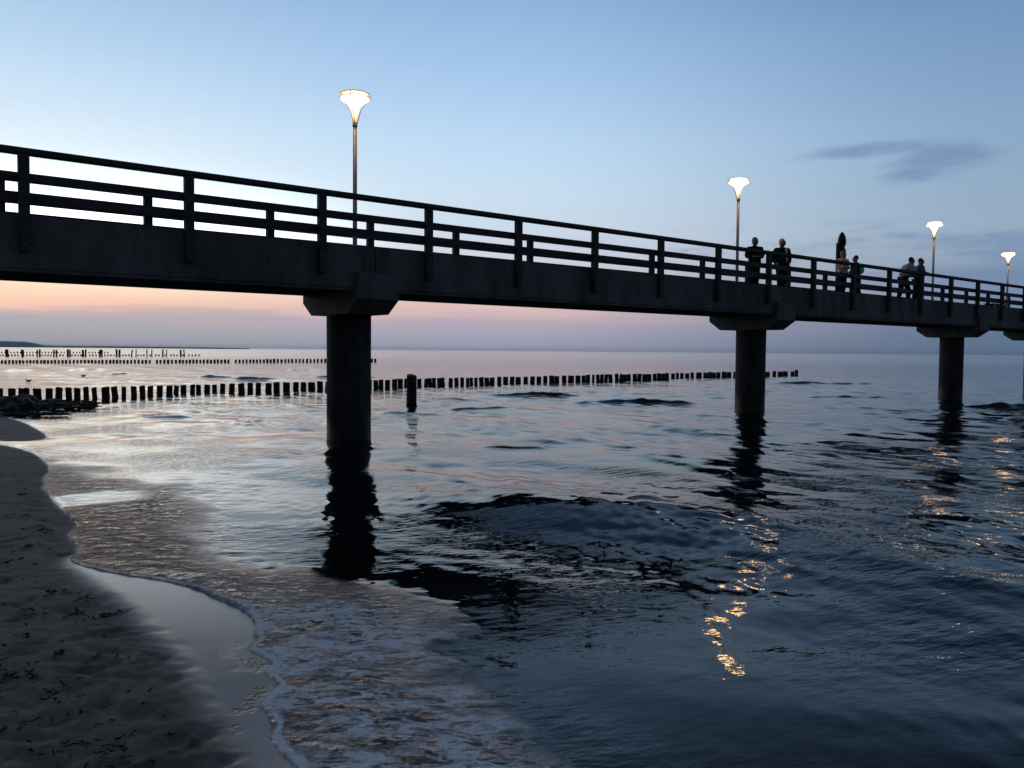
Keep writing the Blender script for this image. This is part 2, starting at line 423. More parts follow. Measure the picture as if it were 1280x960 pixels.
# lacy foam
fv = k.mapping(pw, (1.0, 1.8, 1), (0, 0, R(-12)))
wrp = k.n('ShaderNodeTexNoise'); k.put(wrp.inputs['Vector'], fv); wrp.inputs['Scale'].default_value = 2.6; wrp.inputs['Detail'].default_value = 4
fd = k.vmath('ADD', fv, k.vmath('MULTIPLY', k.vmath('SUBTRACT', wrp.outputs['Color'], (.5, .5, .5)), (.55, .55, .55)))
def ridge(vec, sc, det, lo, hi):
    n_ = k.noise(vec, sc, det, .6)
    return k.maprange(k.math('SUBTRACT', 1., k.math('ABSOLUTE', k.math('MULTIPLY', k.math('SUBTRACT', n_, .5), 2.))), lo, hi)
fs_ = k.vmath('MULTIPLY', fd, (1., 1.35, 1.))
r1 = ridge(fs_, 1.6, 3.5, .86, .99); r2 = ridge(k.vmath('ADD', fs_, (7.3, 1.1, 0)), 5.2, 4., .86, .99)
brk = k.maprange(k.noise(pw, 34., 3, .6), .32, .60, .5, 1.)
cover = k.maprange(k.noise(k.vmath('ADD', fv, (3.3, 8.1, 0)), 1.5, 4, .6), .38, .58)
soft = k.math('MULTIPLY', k.maprange(k.noise(fs_, 2.6, 7, .7), .56, .72), .55)
fm = k.math('MAXIMUM', k.math('MAXIMUM', r1, k.math('MULTIPLY', r2, .5)), soft)
fm = k.math('MULTIPLY', k.math('MULTIPLY', fm, brk), k.math('MULTIPLY', foam_a, k.math('ADD', .28, k.math('MULTIPLY', cover, .9))))
fm = k.math('MAXIMUM', fm, k.math('MULTIPLY', k.attr('lip'), k.maprange(k.noise(pw, 14., 3, .6), .3, .6, .35, 1.)))
fbs = k.n('ShaderNodeBsdfDiffuse'); fbs.inputs[0].default_value = (.86, .82, .76, 1)
k.put(fbs.inputs['Normal'], k.bump(k.noise(pw, 30., 3, .6), .6, .02))
wat = k.mixsh(k.math('MULTIPLY', fm, 1.65, clamp=True), wat, fbs.outputs[0])
k.put(k.n('ShaderNodeOutputMaterial').inputs[0], wat)

rs = np.concatenate([np.geomspace(.5, 2.6, 60)[:-1], np.geomspace(2.6, 70, 1150)[:-1], np.geomspace(70, 400, 160)[:-1], np.geomspace(400, 9000, 30)])
th = np.radians(np.concatenate([np.linspace(-100, -42, 120)[:-1], np.linspace(-42, 42, 860)[:-1], np.linspace(42, 150, 200)]))
X, Y = polar(rs, th)
RR = np.hypot(X, Y)
Zs, e = sand_z(X, Y)
eF = sdist(X, Y, FL); eT = sdist(X, Y, TL)
Zw = np.zeros_like(X)
dsea = np.array([.787, .617])
amp_env = .55 + .9 * fbm(X * .10, Y * .10, 50, 3)
MOD = [1.6 * fbm(X * .25, Y * .25, 60 + q, 2) for q in range(4)]
for q in range(46):
    lam = math.exp(rng.uniform(math.log(.55), math.log(6.5)))
    ang = math.atan2(-dsea[1], -dsea[0]) + rng.gauss(0, .55) + (.45 if q % 3 else -.35)
    kx, ky = math.cos(ang) * 2 * math.pi / lam, math.sin(ang) * 2 * math.pi / lam
    slope = .0115 if lam > 1.6 else .0075
    A = slope * lam / (2 * math.pi)
    fade = np.clip(lam * 26 / np.maximum(RR, 1) - .15, 0, 1)      # short waves melt away with distance
    Zw += A * fade * np.sin(kx * X + ky * Y + rng.uniform(0, 6.28) + MOD[q % 4])
mid_env = sstep(8, 20, RR) * (.25 + 1.3 * fbm(X * .13, Y * .13, 52, 3)) * (.6 + .4 * sstep(-9, 4, X))
Zm = np.zeros_like(X)
for q in range(34):
    lam = math.exp(rng.uniform(math.log(.62), math.log(2.3)))
    ang_ = math.atan2(-dsea[1], -dsea[0]) + rng.gauss(-.35, .62)
    kx, ky = math.cos(ang_) * 2 * math.pi / lam, math.sin(ang_) * 2 * math.pi / lam
    fade = np.clip(lam * 60 / np.maximum(RR, 1) - .3, 0, 1)
    Zm += .0138 * lam / (2 * math.pi) * fade * np.sin(kx * X + ky * Y + rng.uniform(0, 6.28) + 1.6 * MOD[q % 4])
Zw = Zw * amp_env * (1 - .55 * sstep(10, 24, RR)) + Zm * mid_env
Zp = np.zeros_like(X)
for q in range(26):
    lam = math.exp(rng.uniform(math.log(.34), math.log(1.15)))
    ang_ = math.atan2(-dsea[1], -dsea[0]) + rng.gauss(-.45, .5)
    kx, ky = math.cos(ang_) * 2 * math.pi / lam, math.sin(ang_) * 2 * math.pi / lam
    Zp += .023 * lam / (2 * math.pi) * np.clip(lam * 75 / np.maximum(RR, 1) - .3, 0, 1) * np.sin(kx * X + ky * Y + rng.uniform(0, 6.28) + 1.2 * MOD[q % 4])
Zw = Zw + Zp * sstep(.40, .64, fbm(X * .34 + 3, Y * .34, 53, 3)) * sstep(5.5, 10, RR)
Zq = np.zeros_like(X); nearm = RR < 15
xs_, ys_ = X[nearm], Y[nearm]; zq = np.zeros_like(xs_)
for q in range(22):
    lam = math.exp(rng.uniform(math.log(.13), math.log(.46)))
    ang_ = math.atan2(-dsea[1], -dsea[0]) + rng.gauss(0, .9)
    kx, ky = math.cos(ang_) * 2 * math.pi / lam, math.sin(ang_) * 2 * math.pi / lam
    zq += .0105 * lam / (2 * math.pi) * np.sin(kx * xs_ + ky * ys_ + rng.uniform(0, 6.28) + 2.2 * MOD[q % 4][nearm])
Zq[nearm] = zq
Zw = Zw + Zq * (.65 + 1.3 * sstep(.42, .7, fbm(X * .55 + 7, Y * .55, 54, 3))) * sstep(15, 9, RR)
# longer rollers running in to the beach
ph = (X * dsea[0] + Y * dsea[1])
wv = fbm(X * .09, Y * .09, 90, 3)
lat = X * .617 - Y * .787
for c0, amp, wd in ((3.0, .03, .8), (6.9, .15, 1.75), (11.2, .05, 1.0), (16., .05, 1.1), (21., .05, 1.2)):
    q = ph - c0 - 2.2 * (wv - .5) - 0.02 * (X * .617 - Y * .787)
    prof = np.where(q < 0, np.exp(-(q / (wd * .75))**2), np.exp(-(q / (wd * 1.5))**2))
    if c0 == 6.9: q = ph - 6.9 - 1.1 * (wv - .5) - 1.5 * (fbm(X * .42, Y * .42, 97, 3) - .5) + 1.7 * sstep(-5, -9.5, lat); prof = np.where(q < 0, np.exp(-(q / 1.35)**2), np.exp(-(q / 2.2)**2)); Zw += amp * prof * (.10 + .90 * sstep(-10.5, -6.2, lat)) * (.75 + .5 * fbm(X * .3, Y * .3, 95, 2))
    else: Zw += amp * prof * (.35 + 1.1 * fbm(X * .16 + 9 * c0, Y * .16, 95, 2))
# single small breakers further out
for u0_, u1_, v_, hgt, wd in ((613,720,496,.16,.45),(735,870,505,.15,.4),(250,292,472,.16,.6),(286,345,474,.14,.6),(395,470,472,.16,.6),(0,40,464,.16,.7),(85,130,462.5,.15,.7),(355,395,463,.14,.7),
        (140,160,468,.13,.5),(965,1090,480,.14,.7),(1200,1300,510,.16,.5),(180,240,522,.07,.4),(600,690,560,.05,.3),(470,560,520,.06,.4),(560,640,512,.06,.3),(1010,1110,497,.08,.4),(540,600,500,.07,.3)):
    a = ground(u0_, v_)[:2]; b = ground(u1_, v_ + rng.uniform(-1, 1))[:2]
    cx, cy = (a + b) / 2; dx, dy = b - a; L = math.hypot(dx, dy); dx /= L; dy /= L
    s = (X - cx) * dx + (Y - cy) * dy; n = -(X - cx) * dy + (Y - cy) * dx
    n = n + .5 * (fbm(s * .8, s * 0 + v_, 7, 2) - .5)
    env = np.exp(-(s / (L * .48))**4) * (.5 + fbm(s * 1.3, n * 0 + u0_, 8, 3))
    Zw += hgt * env * np.where(n < 0, np.exp(-(n / (wd * .55))**2), np.exp(-(n / (wd * 1.6))**2))
eT = eT + 1.3 * (fbm(X * 1.1, Y * 1.1, 101, 5) - .5)
pool = ground(97, 623, .05)
pd = np.hypot(((X - pool[0]) * .8 + (Y - pool[1]) * -.6) / .55, ((X - pool[0]) * .6 + (Y - pool[1]) * .8) / .95) + .5 * (fbm(X * 3, Y * 3, 55, 3) - .5)
turbv = sstep(.10, -.75, eT) * sstep(24, 8, RR) * sstep(.75, 1.35, pd)
depth0 = np.clip(-Zs, 0, 3)
att = sstep(0, .25, depth0) * .85 + .15
Zw = Zw * att + turbv * (.02 + .045 * (fbm(X * 2.4, Y * 2.4, 70, 4) - .5) + .036 * (fbm(X * 6, Y * 9, 73, 3) - .5) + .012 * (fbm(X * 17, Y * 23, 74, 2) - .5))
Zw += .026 * fbm(X * 2.2, Y * 2.2, 131, 3) * np.exp(-((eT + .12) / .16)**2) * sstep(12, 6, RR) * sstep(4.2, 4.8, Y)
film = .011 * (1 - np.exp(-np.maximum(eF, 0) / .12)) + .004 * np.exp(-((eF - .03) / .03)**2)
zf = Zs + film + .020 * turbv * (fbm(X * 5, Y * 7, 75, 4) - .3)
kk = .03
Zt = np.logaddexp(Zw / kk, zf / kk) * kk - kk * .3 * sstep(.3, 0, eF)
Zt = np.maximum(Zt, zf)
Zt = np.where(eF < 0, Zs + np.minimum(eF * .5, 0) - .004, Zt)
dpt = np.clip(Zt - Zs, 0, 3)
foamv = np.sqrt(turbv) * sstep(3.2, .3, eF) * sstep(9.5, 4.5, RR)
foamv = np.clip(1.9 * foamv * (.15 + .85 * sstep(6.4, 4.9, Y)), 0, 1)
lipv = np.exp(-((eF - .03 - .05 * (fbm(X * 6, Y * 6, 88, 3) - .4)) / (.010 + .030 * fbm(X * 3.3, Y * 3.3, 87, 3)))**2) * sstep(10, 6, RR) * (.35 + .65 * sstep(7., 5.2, Y))
sea = grid_mesh('sea', X, Y, Zt, SEA, {'foam': foamv, 'turb': turbv, 'depth': dpt, 'dist': RR, 'lip': lipv, 'silt': turbv * sstep(8., 5.4, Y)}, keep=(eF > -.06))
tag(sea, 'calm dark sea with low waves reflecting the evening sky', 'sea', kind='structure')

# ------------------------------------------------------------------ pier
P0 = np.array([-3.46, 17.3]); dA = np.array([.78681, .61719]); mA = np.array([.61719, -.78681])
SPAN = 14.03; SK = 2 * SPAN
dB = dA.copy(); mB = np.array([dB[1], -dB[0]])
PK = P0 + dA * SK
def fr(s): return (P0 + dA * s, dA, mA) if s <= SK + 1e-6 else (PK + dB * (s - SK), dB, mB)
def pt(s, a, z=0.):
    o, _, m = fr(s); q = o + m * a; return (q[0], q[1], z)
def ang(s): d = fr(s)[1]; return math.atan2(d[1], d[0])
miter = (mA + mB); miter /= np.linalg.norm(miter); miter /= float(miter @ mA)
S0, S1 = -18.0, 58.0
pier = empty('pier', pt(0, 0, 0))
tag(pier, 'long dark footbridge pier with plank railings on round pillars over the sea', 'pier')
PO = Vector(pt(0, 0, 0))
def sweep(prof, s0, s1, mb):
    st = [s0] + ([SK] if s0 < SK < s1 else []) + [s1]; vs = []; n = len(prof)
    for s in st:
        for a, z in prof:
            if abs(s - SK) < 1e-6: q = PK + miter * a
            else:
                o, _, m = fr(s); q = o + m * a
            vs.append((q[0] - PO.x, q[1] - PO.y, z))
    fs = []
    for j in range(len(st) - 1):
        for i in range(n):
            i2 = (i + 1) % n; fs.append((j*n+i, (j+1)*n+i, (j+1)*n+i2, j*n+i2))
    fs.append(tuple(range(n))); fs.append(tuple((len(st)-1)*n+i for i in range(n))[::-1])
    mb.add(vs, fs)
def rect(a0, a1, z0, z1): return [(a0, z0), (a1, z0), (a1, z1), (a0, z1)]
cols = [-SPAN, 0, SPAN, 2 * SPAN, 37.1, 37.1 + SPAN]
bounds = [S0] + cols + [S1]
for sg in (1, -1):
    for b0, b1 in zip(bounds[:-1], bounds[1:]):
        if b1 - b0 < .5: continue
        g = MB()
        sweep([(sg*.92, 3.93), (sg*1.15, 3.93), (sg*1.15, 3.12), (sg*1.13, 3.10), (sg*1.13, 3.06), (sg*.92, 3.06)][::sg], b0 + .012, b1 - .012, g)
        g.build('girder', CONC, pier)
    g = MB(); sweep(rect(sg*1.04, sg*1.30, 4.85, 4.925)[::sg], S0, S1, g); g.build('handrail', WOOD, pier)
    for z0, z1 in ((4.425, 4.57), (4.13, 4.275)):
        g = MB(); sweep(rect(sg*1.095, sg*1.152, z0, z1)[::sg], S0, S1, g); g.build('rail', WOOD, pier)
g = MB(); s = S0
while s < S1 - .2:
    s2 = min(s + .19, S1)
    if not (s < SK < s2 + .01): sweep(rect(-.90, .90, 3.745, 3.80), s + .004, s2, g)
    else: sweep(rect(-.90, .90, 3.745, 3.80), s + .004, SK - .003, g); sweep(rect(-.90, .90, 3.745, 3.80), SK + .003, s2, g)
    s += .195
g.build('deck', DECK, pier)
g = MB(); s = S0 + 1.
while s < S1:
    if abs(s - SK) > .3: sweep(rect(-.915, .915, 3.5, 3.743), s - .09, s + .09, g)
    s += 2.0
g.build('cross_beam', CONC, pier)
# railing posts, bolted on the outside of the girders
pm = MB(); pm.box(-.075, .075, 1.1545, 1.285, 3.36, 4.849)
post0 = None
bm_ = MB()
n = 8; ring = [(.026 * math.cos(6.283*i/n), y, .026 * math.sin(6.283*i/n)) for y in (1.2852, 1.303) for i in range(n)]
bm_.add(ring, [tuple(range(n, 2*n))[::-1]] + [(i, (i+1) % n, n + (i+1) % n, n + i) for i in range(n)])
s = -1.18 - 2.45 * 6
first = True
while s < S1 - .3:
    for sg in (1, -1):
        # local y points outwards from the deck
        o, d, m = fr(s if sg == 1 else s - .05)
        a = math.atan2(m[1] * sg, m[0] * sg) - math.pi / 2
        if first:
            post0 = pm.build('railing_post', WOOD, pier); b0_ = bm_.build('bolt', DARKST, post0); b0_.location.z = 3.74; po = post0; first = False
            bb = b0_.copy(); COL.objects.link(bb); bb.parent = post0; bb.location.z = 3.47
            bv = post0.modifiers.new('bevel', 'BEVEL'); bv.width = .008; bv.segments = 1
        else:
            po = post0.copy(); COL.objects.link(po); po.parent = pier
            if sg == 1 and s < 22:
                for bz in (3.74, 3.47):
                    bb = b0_.copy(); COL.objects.link(bb); bb.parent = po; bb.location.z = bz
        q = o; po.location = (q[0] - PO.x, q[1] - PO.y, 0); po.rotation_euler = (0, 0, a)
    s += 2.386 if s > -1.3 else 2.45
# pillars and crossheads
pil0 = cap0 = None
for i, s in enumerate(cols):
    if pil0 is None:
        g = MB(); g.lathe([(.465, -2.6), (.465, -.4), (.462, 1.2), (.465, 2.62)], 40); pil0 = g.build('pillar', PILM, pier, True)
        pil0.data.polygons.foreach_set('use_smooth', [len(p.vertices) == 4 for p in pil0.data.polygons])
        g = MB(); w = .46
        pr = [(-1.16, 3.055), (-1.16, 3.42), (-1.29, 3.42), (-1.29, 2.90), (-.86, 2.62), (.86, 2.62), (1.29, 2.90), (1.29, 3.42), (1.16, 3.42), (1.16, 3.055)]
        n = len(pr); vs = [(x, a, z) for x in (-w, w) for a, z in pr]
        fs = [tuple(range(n)), tuple(range(n, 2*n))[::-1]] + [(j, n + j, n + (j+1) % n, (j+1) % n) for j in range(n)]
        g.add(vs, fs); cap0 = g.build('crosshead', CONC, pier)
        bvm = bmesh.new(); bvm.from_mesh(cap0.data); bmesh.ops.recalc_face_normals(bvm, faces=bvm.faces); bmesh.ops.triangulate(bvm, faces=[f for f in bvm.faces if len(f.verts) > 4]); bvm.to_mesh(cap0.data); bvm.free()
        pl, cp = pil0, cap0
    else:
        pl = pil0.copy(); cp = cap0.copy()
        for o in (pl, cp): COL.objects.link(o); o.parent = pier
    q = pt(s, 0); a = ang(s)
    # crosshead local y runs across the deck
    for o in (pl, cp): o.location = (q[0] - PO.x, q[1] - PO.y, 0); o.rotation_euler = (0, 0, a)

# ------------------------------------------------------------------ street lamps on the deck
def make_lamp():
    t = empty('street_lamp')
    g = MB(); g.lathe([(.11, 0), (.11, .015), (.06, .02), (.052, .5), (.044, 3.1)], 16); g.build('pole', STEEL, t, True)
    g = MB(); g.lathe([(.054, 3.02), (.056, 3.04), (.056, 3.10), (.050, 3.12)], 16); g.build('collar', STEEL, t, True)
    g = MB(); g.lathe([(.036, 3.11), (.047, 3.22), (.068, 3.34), (.105, 3.45), (.175, 3.535), (.290, 3.60), (.312, 3.625), (.28, 3.642)], 28); g.build('lamp_shade', LAMPGLOW, t, True)
    for i in range(3):
        a = 2.5 + i * 2.094
        g = MB(); g.tube([(r * math.cos(a), r * math.sin(a), z) for r, z in ((.045, 3.08), (.075, 3.22), (.14, 3.42), (.23, 3.55), (.330, 3.63), (.332, 3.72))], .011, 6); g.build('arm', DARKST, t, True)
    for z, r_ in ((3.645, .330), (3.72, .332)):
        g = MB(); n = 40; g.tube([(r_ * math.cos(6.2832*i/n), r_ * math.sin(6.2832*i/n), z) for i in range(n + 1)], .009, 6); g.build('lamp_ring', STEEL, t, True)
    g = MB(); g.lathe([(.02, 3.742), (.27, 3.736), (.325, 3.722), (.27, 3.718), (.02, 3.726)], 32, cap=True); g.build('lamp_cap', STEEL, t, True)
    return t
lamp0 = make_lamp()
LL = ['nearest and tallest lit street lamp, above the first thick pier pillar', 'lit street lamp on the pier just left of the standing group of two people',
      'lit street lamp on the pier just right of the couple leaning on the railing', 'smallest lit street lamp near the right edge, at the far end of the railing']
for i, s in enumerate((.55, 14.32, 27.92, 35.65)):
    o = lamp0 if i == 0 else copy_tree(lamp0)
    o.location = pt(s, -.8, 3.80); o.rotation_euler = (0, 0, .3 * i)
    if i == 3: o.scale = (.95, .95, .82)
    tag(o, LL[i], 'street lamp', 'lit street lamps along the pier')

# ------------------------------------------------------------------ carved mooring post and bench on the deck
t = empty('carved_post', pt(20.35, -.68, 3.80), ang(20))
g = MB(); g.lathe([(.15, 0), (.15, 1.9), (.135, 1.95), (.105, 2.0), (.105, 2.06), (.14, 2.12), (.15, 2.25), (.13, 2.4), (.08, 2.53), (.015, 2.6)], 14, .07); g.build('figure', PILE, t, True)
g = MB(); g.lathe([(.105, 0), (.105, 2.14), (.10, 2.17)], 12, -.155, -.02); g.build('post', PILE, t, True)
tag(t, 'dark pointed wooden post rising behind the woman in the pink coat', 'post')
BENCHW = surf_mat('bench_wood', (.05, .028, .018), (.085, .05, .032), 5., .6, (.4, 4, 4))
t = empty('bench', pt(33.2, -.35, 3.80), ang(40))
for y in (-.16, -.05, .06, .17):
    g = MB(); g.box(-.75, .75, y - .045, y + .045, .42, .46); g.build('seat_slat', BENCHW, t)
for x in (-.6, .6):
    g = MB(); g.box(x - .04, x + .04, -.2, .2, .36, .418); g.box(x - .04, x + .04, -.19, -.12, 0, .36); g.box(x - .04, x + .04, .12, .19, 0, .36); g.build('leg', DARKST, t)
tag(t, 'low brown bench on the pier at the right edge beside the farthest lamp', 'bench')

# ------------------------------------------------------------------ people
def cloth(name, c): return surf_mat(name, tuple(x * .8 for x in c), c, 12., .9, (1, 1, 1), .004, .1)
SKIN = surf_mat('skin', (.28, .17, .12), (.34, .21, .15), 10., .6, (1, 1, 1), .001)
def skin_obj(name, chains, mat, parent, root=0, sub=2):
    """chains: list of lists of (point, radius); equal points are welded"""
    bm = bmesh.new(); lay = bm.verts.layers.skin.verify(); idx = {}
    def vert(p, r):
        key = tuple(round(x, 4) for x in p)
        if key not in idx:
            v = bm.verts.new(p); v[lay].radius = (r, r) if not isinstance(r, tuple) else r; v[lay].use_root = (len(idx) == root); idx[key] = v
        return idx[key]
    for ch in chains:
        for (p1, q1), (p2, q2) in zip(ch[:-1], ch[1:]):
            a, b = vert(p1, q1), vert(p2, q2)
            if not bm.edges.get((a, b)): bm.edges.new((a, b))
    me = bpy.data.meshes.new(name); bm.to_mesh(me); bm.free(); me.materials.append(mat)
    o = bpy.data.objects.new(name, me); COL.objects.link(o); o.parent = parent
    sk = o.modifiers.new('skin', 'SKIN'); sk.use_smooth_shade = True
    ss = o.modifiers.new('sub', 'SUBSURF'); ss.levels = ss.render_levels = sub
    return o
def ellipsoid(mb, c, r, n=12, zmin=-1.):
    prof = []
    for i in range(n + 1):
        a = -math.pi / 2 + math.pi * i / n
        if math.sin(a) >= zmin: prof.append((max(math.cos(a), .02), math.sin(a)))
    m2 = MB(); m2.lathe(prof, 16)
    mb.add([(c[0] + x * r[0], c[1] + y * r[1], c[2] + z * r[2]) for x, y, z in m2.v], m2.f)

def person(loc, face, hgt, coat, trous, hair, label, lean=0., coat_len=.0, arms='bent', stride=.1, long_hair=False, vest=None, scarf=None):
    """local +y = facing; face = world heading angle"""
    t = empty('person', loc, face - math.pi / 2); S = hgt / 1.75
    def L(x, y, z): return (x * S, y * S, z * S)
    ca, sa = math.cos(lean), math.sin(lean)
    def up(x, y, z):                      # upper body pivots at the hips
        yy, zz = y, z - .93; return L(x, yy * ca + zz * sa - .06 * (lean > .2), .93 + zz * ca - yy * sa)
    hip = L(0, -.06 * (lean > .2), .93); belly = up(0, .01, 1.1); chest = up(0, 0, 1.26); neck = up(0, .0, 1.46); nk2 = up(0, .01, 1.51); chin = up(0, .03, 1.56)
    hd = up(0, .03, 1.63); top = up(0, .01, 1.71)
    if lean > .2: hd = (hd[0], hd[1] - .02 * S, hd[2] + .02 * S); top = (hd[0], hd[1] - .02 * S, hd[2] + .08 * S)
    legs, shoes, armc, handc = [], [], [], []
    for sx, st in ((1, stride), (-1, -stride)):
        hj = L(sx * .09, -.03 * (lean > .2), .88); kn = L(sx * .10, st * .6 + .03, .49); an = L(sx * .10, st - .03, .09); toe = L(sx * .11, st + .13, .045)
        legs.append([(hip, .14 * S), (hj, .125 * S), (kn, .095 * S), (an, .075 * S)])
        shoes.append([(L(sx * .10, st - .06, .05), .045 * S), (L(sx * .105, st + .05, .05), .05 * S), (toe, .038 * S)])
        sh = up(sx * .195, 0, 1.385)
        if arms == 'bent': el = up(sx * .24, -.02, 1.14); wr = up(sx * .10, .22, 1.12)
        elif arms == 'rail': el = up(sx * .22, .12, 1.16); wr = up(sx * .10, .36, 1.20)
        elif arms == 'pocket': el = up(sx * .29, -.08, 1.15); wr = up(sx * .21, .08, .98)
        else: el = up(sx * .235, -.02, 1.13); wr = up(sx * .23, .06, .88)
        armc.append([(chest, .125 * S), (sh, .07 * S), (el, .053 * S), (wr, .043 * S)])
        w, e_ = Vector(wr), Vector(el); dv = (w - e_).normalized(); sd = dv.cross(Vector((0, 0, 1))).normalized() if abs(dv.z) < .9 else Vector((0, 1, 0))
        palm = w + dv * .06 * S
        hh = [[(wr, .028 * S), (tuple(palm), .032 * S)]]
        for fi, (off, ln) in enumerate(((-.027, .062), (-.009, .075), (.009, .07), (.027, .055))):
            k1 = palm + dv * .035 * S + sd * off * S; k2 = k1 + (dv * .8 + Vector((0, 0, -.5))) * ln * S * .6
            hh.append([(tuple(palm), .032 * S), (tuple(k1), .011 * S), (tuple(k2), .009 * S)])
        th_ = w + dv * .03 * S - sd * sx * .035 * S
        hh.append([(wr, .028 * S), (tuple(th_), .013 * S), (tuple(th_ + dv * .045 * S), .010 * S)])
        handc += hh
        armc[-1].append
    fdir = Vector(hd) + Vector((0, .095 * S, -.005 * S))
    body = [[(hip, .11 * S), (belly, .11 * S), (chest, .115 * S), (neck, .055 * S), (nk2, .065 * S), (chin, .105 * S), (hd, .14 * S), (top, .105 * S)],
            [(hd, .135 * S), (tuple(fdir), .016 * S)]]
    body += [[(x, r * .6) for x, r in ch] for ch in legs] + [[(chest, .115 * S)] + [(x, r * .75) for x, r in ch[1:]] for ch in armc] + handc
    skin_obj('body', body, SKIN, t)
    armc = [[(ch[0][0], .19 * S), (ch[1][0], .125 * S), (ch[2][0], .095 * S), (ch[3][0], .068 * S)] for ch in armc]
    cb = [[(hip, (.225 * S, .19 * S)), (belly, (.21 * S, .18 * S)), (chest, (.20 * S, .17 * S)), (up(0, .0, 1.39), (.185 * S, .15 * S)), (up(0, .0, 1.455), (.13 * S, .11 * S)), (up(0, .005, 1.50), .075 * S)]] + armc
    if coat_len:
        lo = L(0, -.05 * (lean > .2), .93 - coat_len); cb.insert(0, [(lo, (.25 * S, .21 * S)), (hip, (.225 * S, .19 * S))])
    skin_obj('coat', cb, coat, t)
    skin_obj('trousers', legs, trous, t)
    for ch in shoes: skin_obj('shoe', [ch], DARKCL, t, 0, 1)
    g = MB(); hv = Vector(hd)
    ellipsoid(g, (hv.x, hv.y - .032 * S, hv.z + .04 * S), (.096 * S, .094 * S, .10 * S), 12)
    if long_hair: ellipsoid(g, (hv.x, hv.y - .05 * S, hv.z - .04 * S), (.095 * S, .07 * S, .15 * S), 12)
    g.build('hair', hair, t, True)
    for sx in (1, -1):
        g = MB(); ellipsoid(g, (hv.x + sx * .034 * S, hv.y + .083 * S, hv.z + .012 * S), (.011 * S,) * 3, 6); g.build('eye', DARKCL, t, True)
        g = MB(); ellipsoid(g, (hv.x + sx * .093 * S, hv.y, hv.z - .005 * S), (.014 * S, .022 * S, .033 * S), 6); g.build('ear', SKIN, t, True)
    if vest:
        bk = Vector(up(0, -.11, 1.0)); b2 = Vector(up(0, -.12, 1.24)); b3 = Vector(up(0, -.09, 1.40))
        skin_obj('vest', [[(tuple(bk), .21 * S), (tuple(b2), .22 * S), (tuple(b3), .16 * S)]], vest, t)
    if scarf:
                skin_obj('scarf', [[(up(-.09, .04, 1.47), .035 * S), (up(-.06, .19, 1.38), .04 * S), (up(-.07, .215, 1.15), .04 * S), (up(-.07, .21, .98), .03 * S)], [(up(.09, .04, 1.47), .035 * S), (up(.05, .19, 1.36), .035 * S), (up(.05, .215, 1.15), .03 * S)]], scarf, t, 0, 1)
    tag(t, label, 'person', 'people on the pier')
    return t
DARKCL = cloth('black_cloth', (.02, .02, .022)); OLIVE = cloth('dark_olive_cloth', (.028, .034, .026)); BLACKG = cloth('black_green_cloth', (.018, .026, .022))
PINK = cloth('pink_cloth', (.90, .58, .50)); GREEN = cloth('bright_green_cloth', (.14, .85, .22)); MAUVE = cloth('mauve_grey_cloth', (.46, .38, .42)); SLATE = cloth('slate_cloth', (.11, .13, .15))
NAVY = cloth('navy_cloth', (.02, .024, .035)); BROWNT = cloth('brown_cloth', (.06, .035, .025)); SCARF = cloth('cream_cloth', (.60, .50, .34))
HD = surf_mat('dark_hair', (.012, .010, .009), (.025, .02, .018), 30., .5); HB = surf_mat('blond_hair', (.50, .38, .22), (.68, .54, .34), 30., .5)
HL = surf_mat('light_brown_hair', (.24, .18, .11), (.34, .26, .17), 30., .5)
A0 = ang(0)
dp = lambda s, a: pt(s, a, 3.80)
toward_cam = math.atan2(mA[1], mA[0])
person(dp(13.85, .2), A0 - math.pi * .72, 1.70, BLACKG, DARKCL, HD, 'dark haired person in a dark coat standing beside the second lamp, hands held in front', 0, .26, 'bent', .16)
person(dp(15.3, .2), toward_cam - .5, 1.79, OLIVE, BROWNT, HB, 'blond person in an open dark jacket and pale scarf with elbows out', 0, .20, 'pocket', .1, scarf=SCARF)
person(dp(18.35, .55), toward_cam - .2, 1.62, PINK, DARKCL, HL, 'fair haired person in a pink coat and dark trousers at the railing', 0, .22, 'bent', .04)
person(dp(19.95, .15), A0 + math.pi * .75, 1.62, DARKCL, NAVY, HD, 'dark haired person in dark clothes with a bright green vest at the back', 0, .10, 'bent', .14, vest=GREEN)
person(dp(22.55, .62), A0 - .55, 1.80, MAUVE, DARKCL, HD, 'dark haired person in a pale mauve grey jacket bending forward over the railing', .5, 0., 'rail', .14)
person(dp(23.35, .72), A0 - .75, 1.74, SLATE, NAVY, HD, 'dark haired person in a slate jacket leaning on the railing next to the third lamp', .16, 0., 'rail', .06)

# ------------------------------------------------------------------ groynes: rows of driven piles
def pile_mesh(r=1., seed=0, n=12):
    g = MB(); rr = random.Random(seed); tl = rr.uniform(-.06, .06)
    prof = [(1.0, -1.2), (1.02, -.1), (.97, .55), (.99, .92), (.93, .985)]
    g.lathe(prof, n); vs = []
    for x, y, z in g.v:
        w = 1 + .07 * math.sin(3 * math.atan2(y, x) + seed) + .03 * rr.uniform(-1, 1)
        vs.append((x * w + tl * z * .3, y * w, z + (.05 * x * rr.uniform(.4, 1) if z > .9 else 0)))
    g.v = vs; return g
VAR = []
for i in range(7):
    o = pile_mesh(seed=i).build('groyne_pile', PILE, None, True); VAR.append(o.data)
    VAR[-1].polygons.foreach_set('use_smooth', [len(p.vertices) == 4 for p in VAR[-1].polygons]); bpy.data.objects.remove(o)
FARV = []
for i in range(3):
    o = pile_mesh(seed=20 + i, n=8).build('groyne_pile', PILE_FAR, None, True); FARV.append(o.data); bpy.data.objects.remove(o)
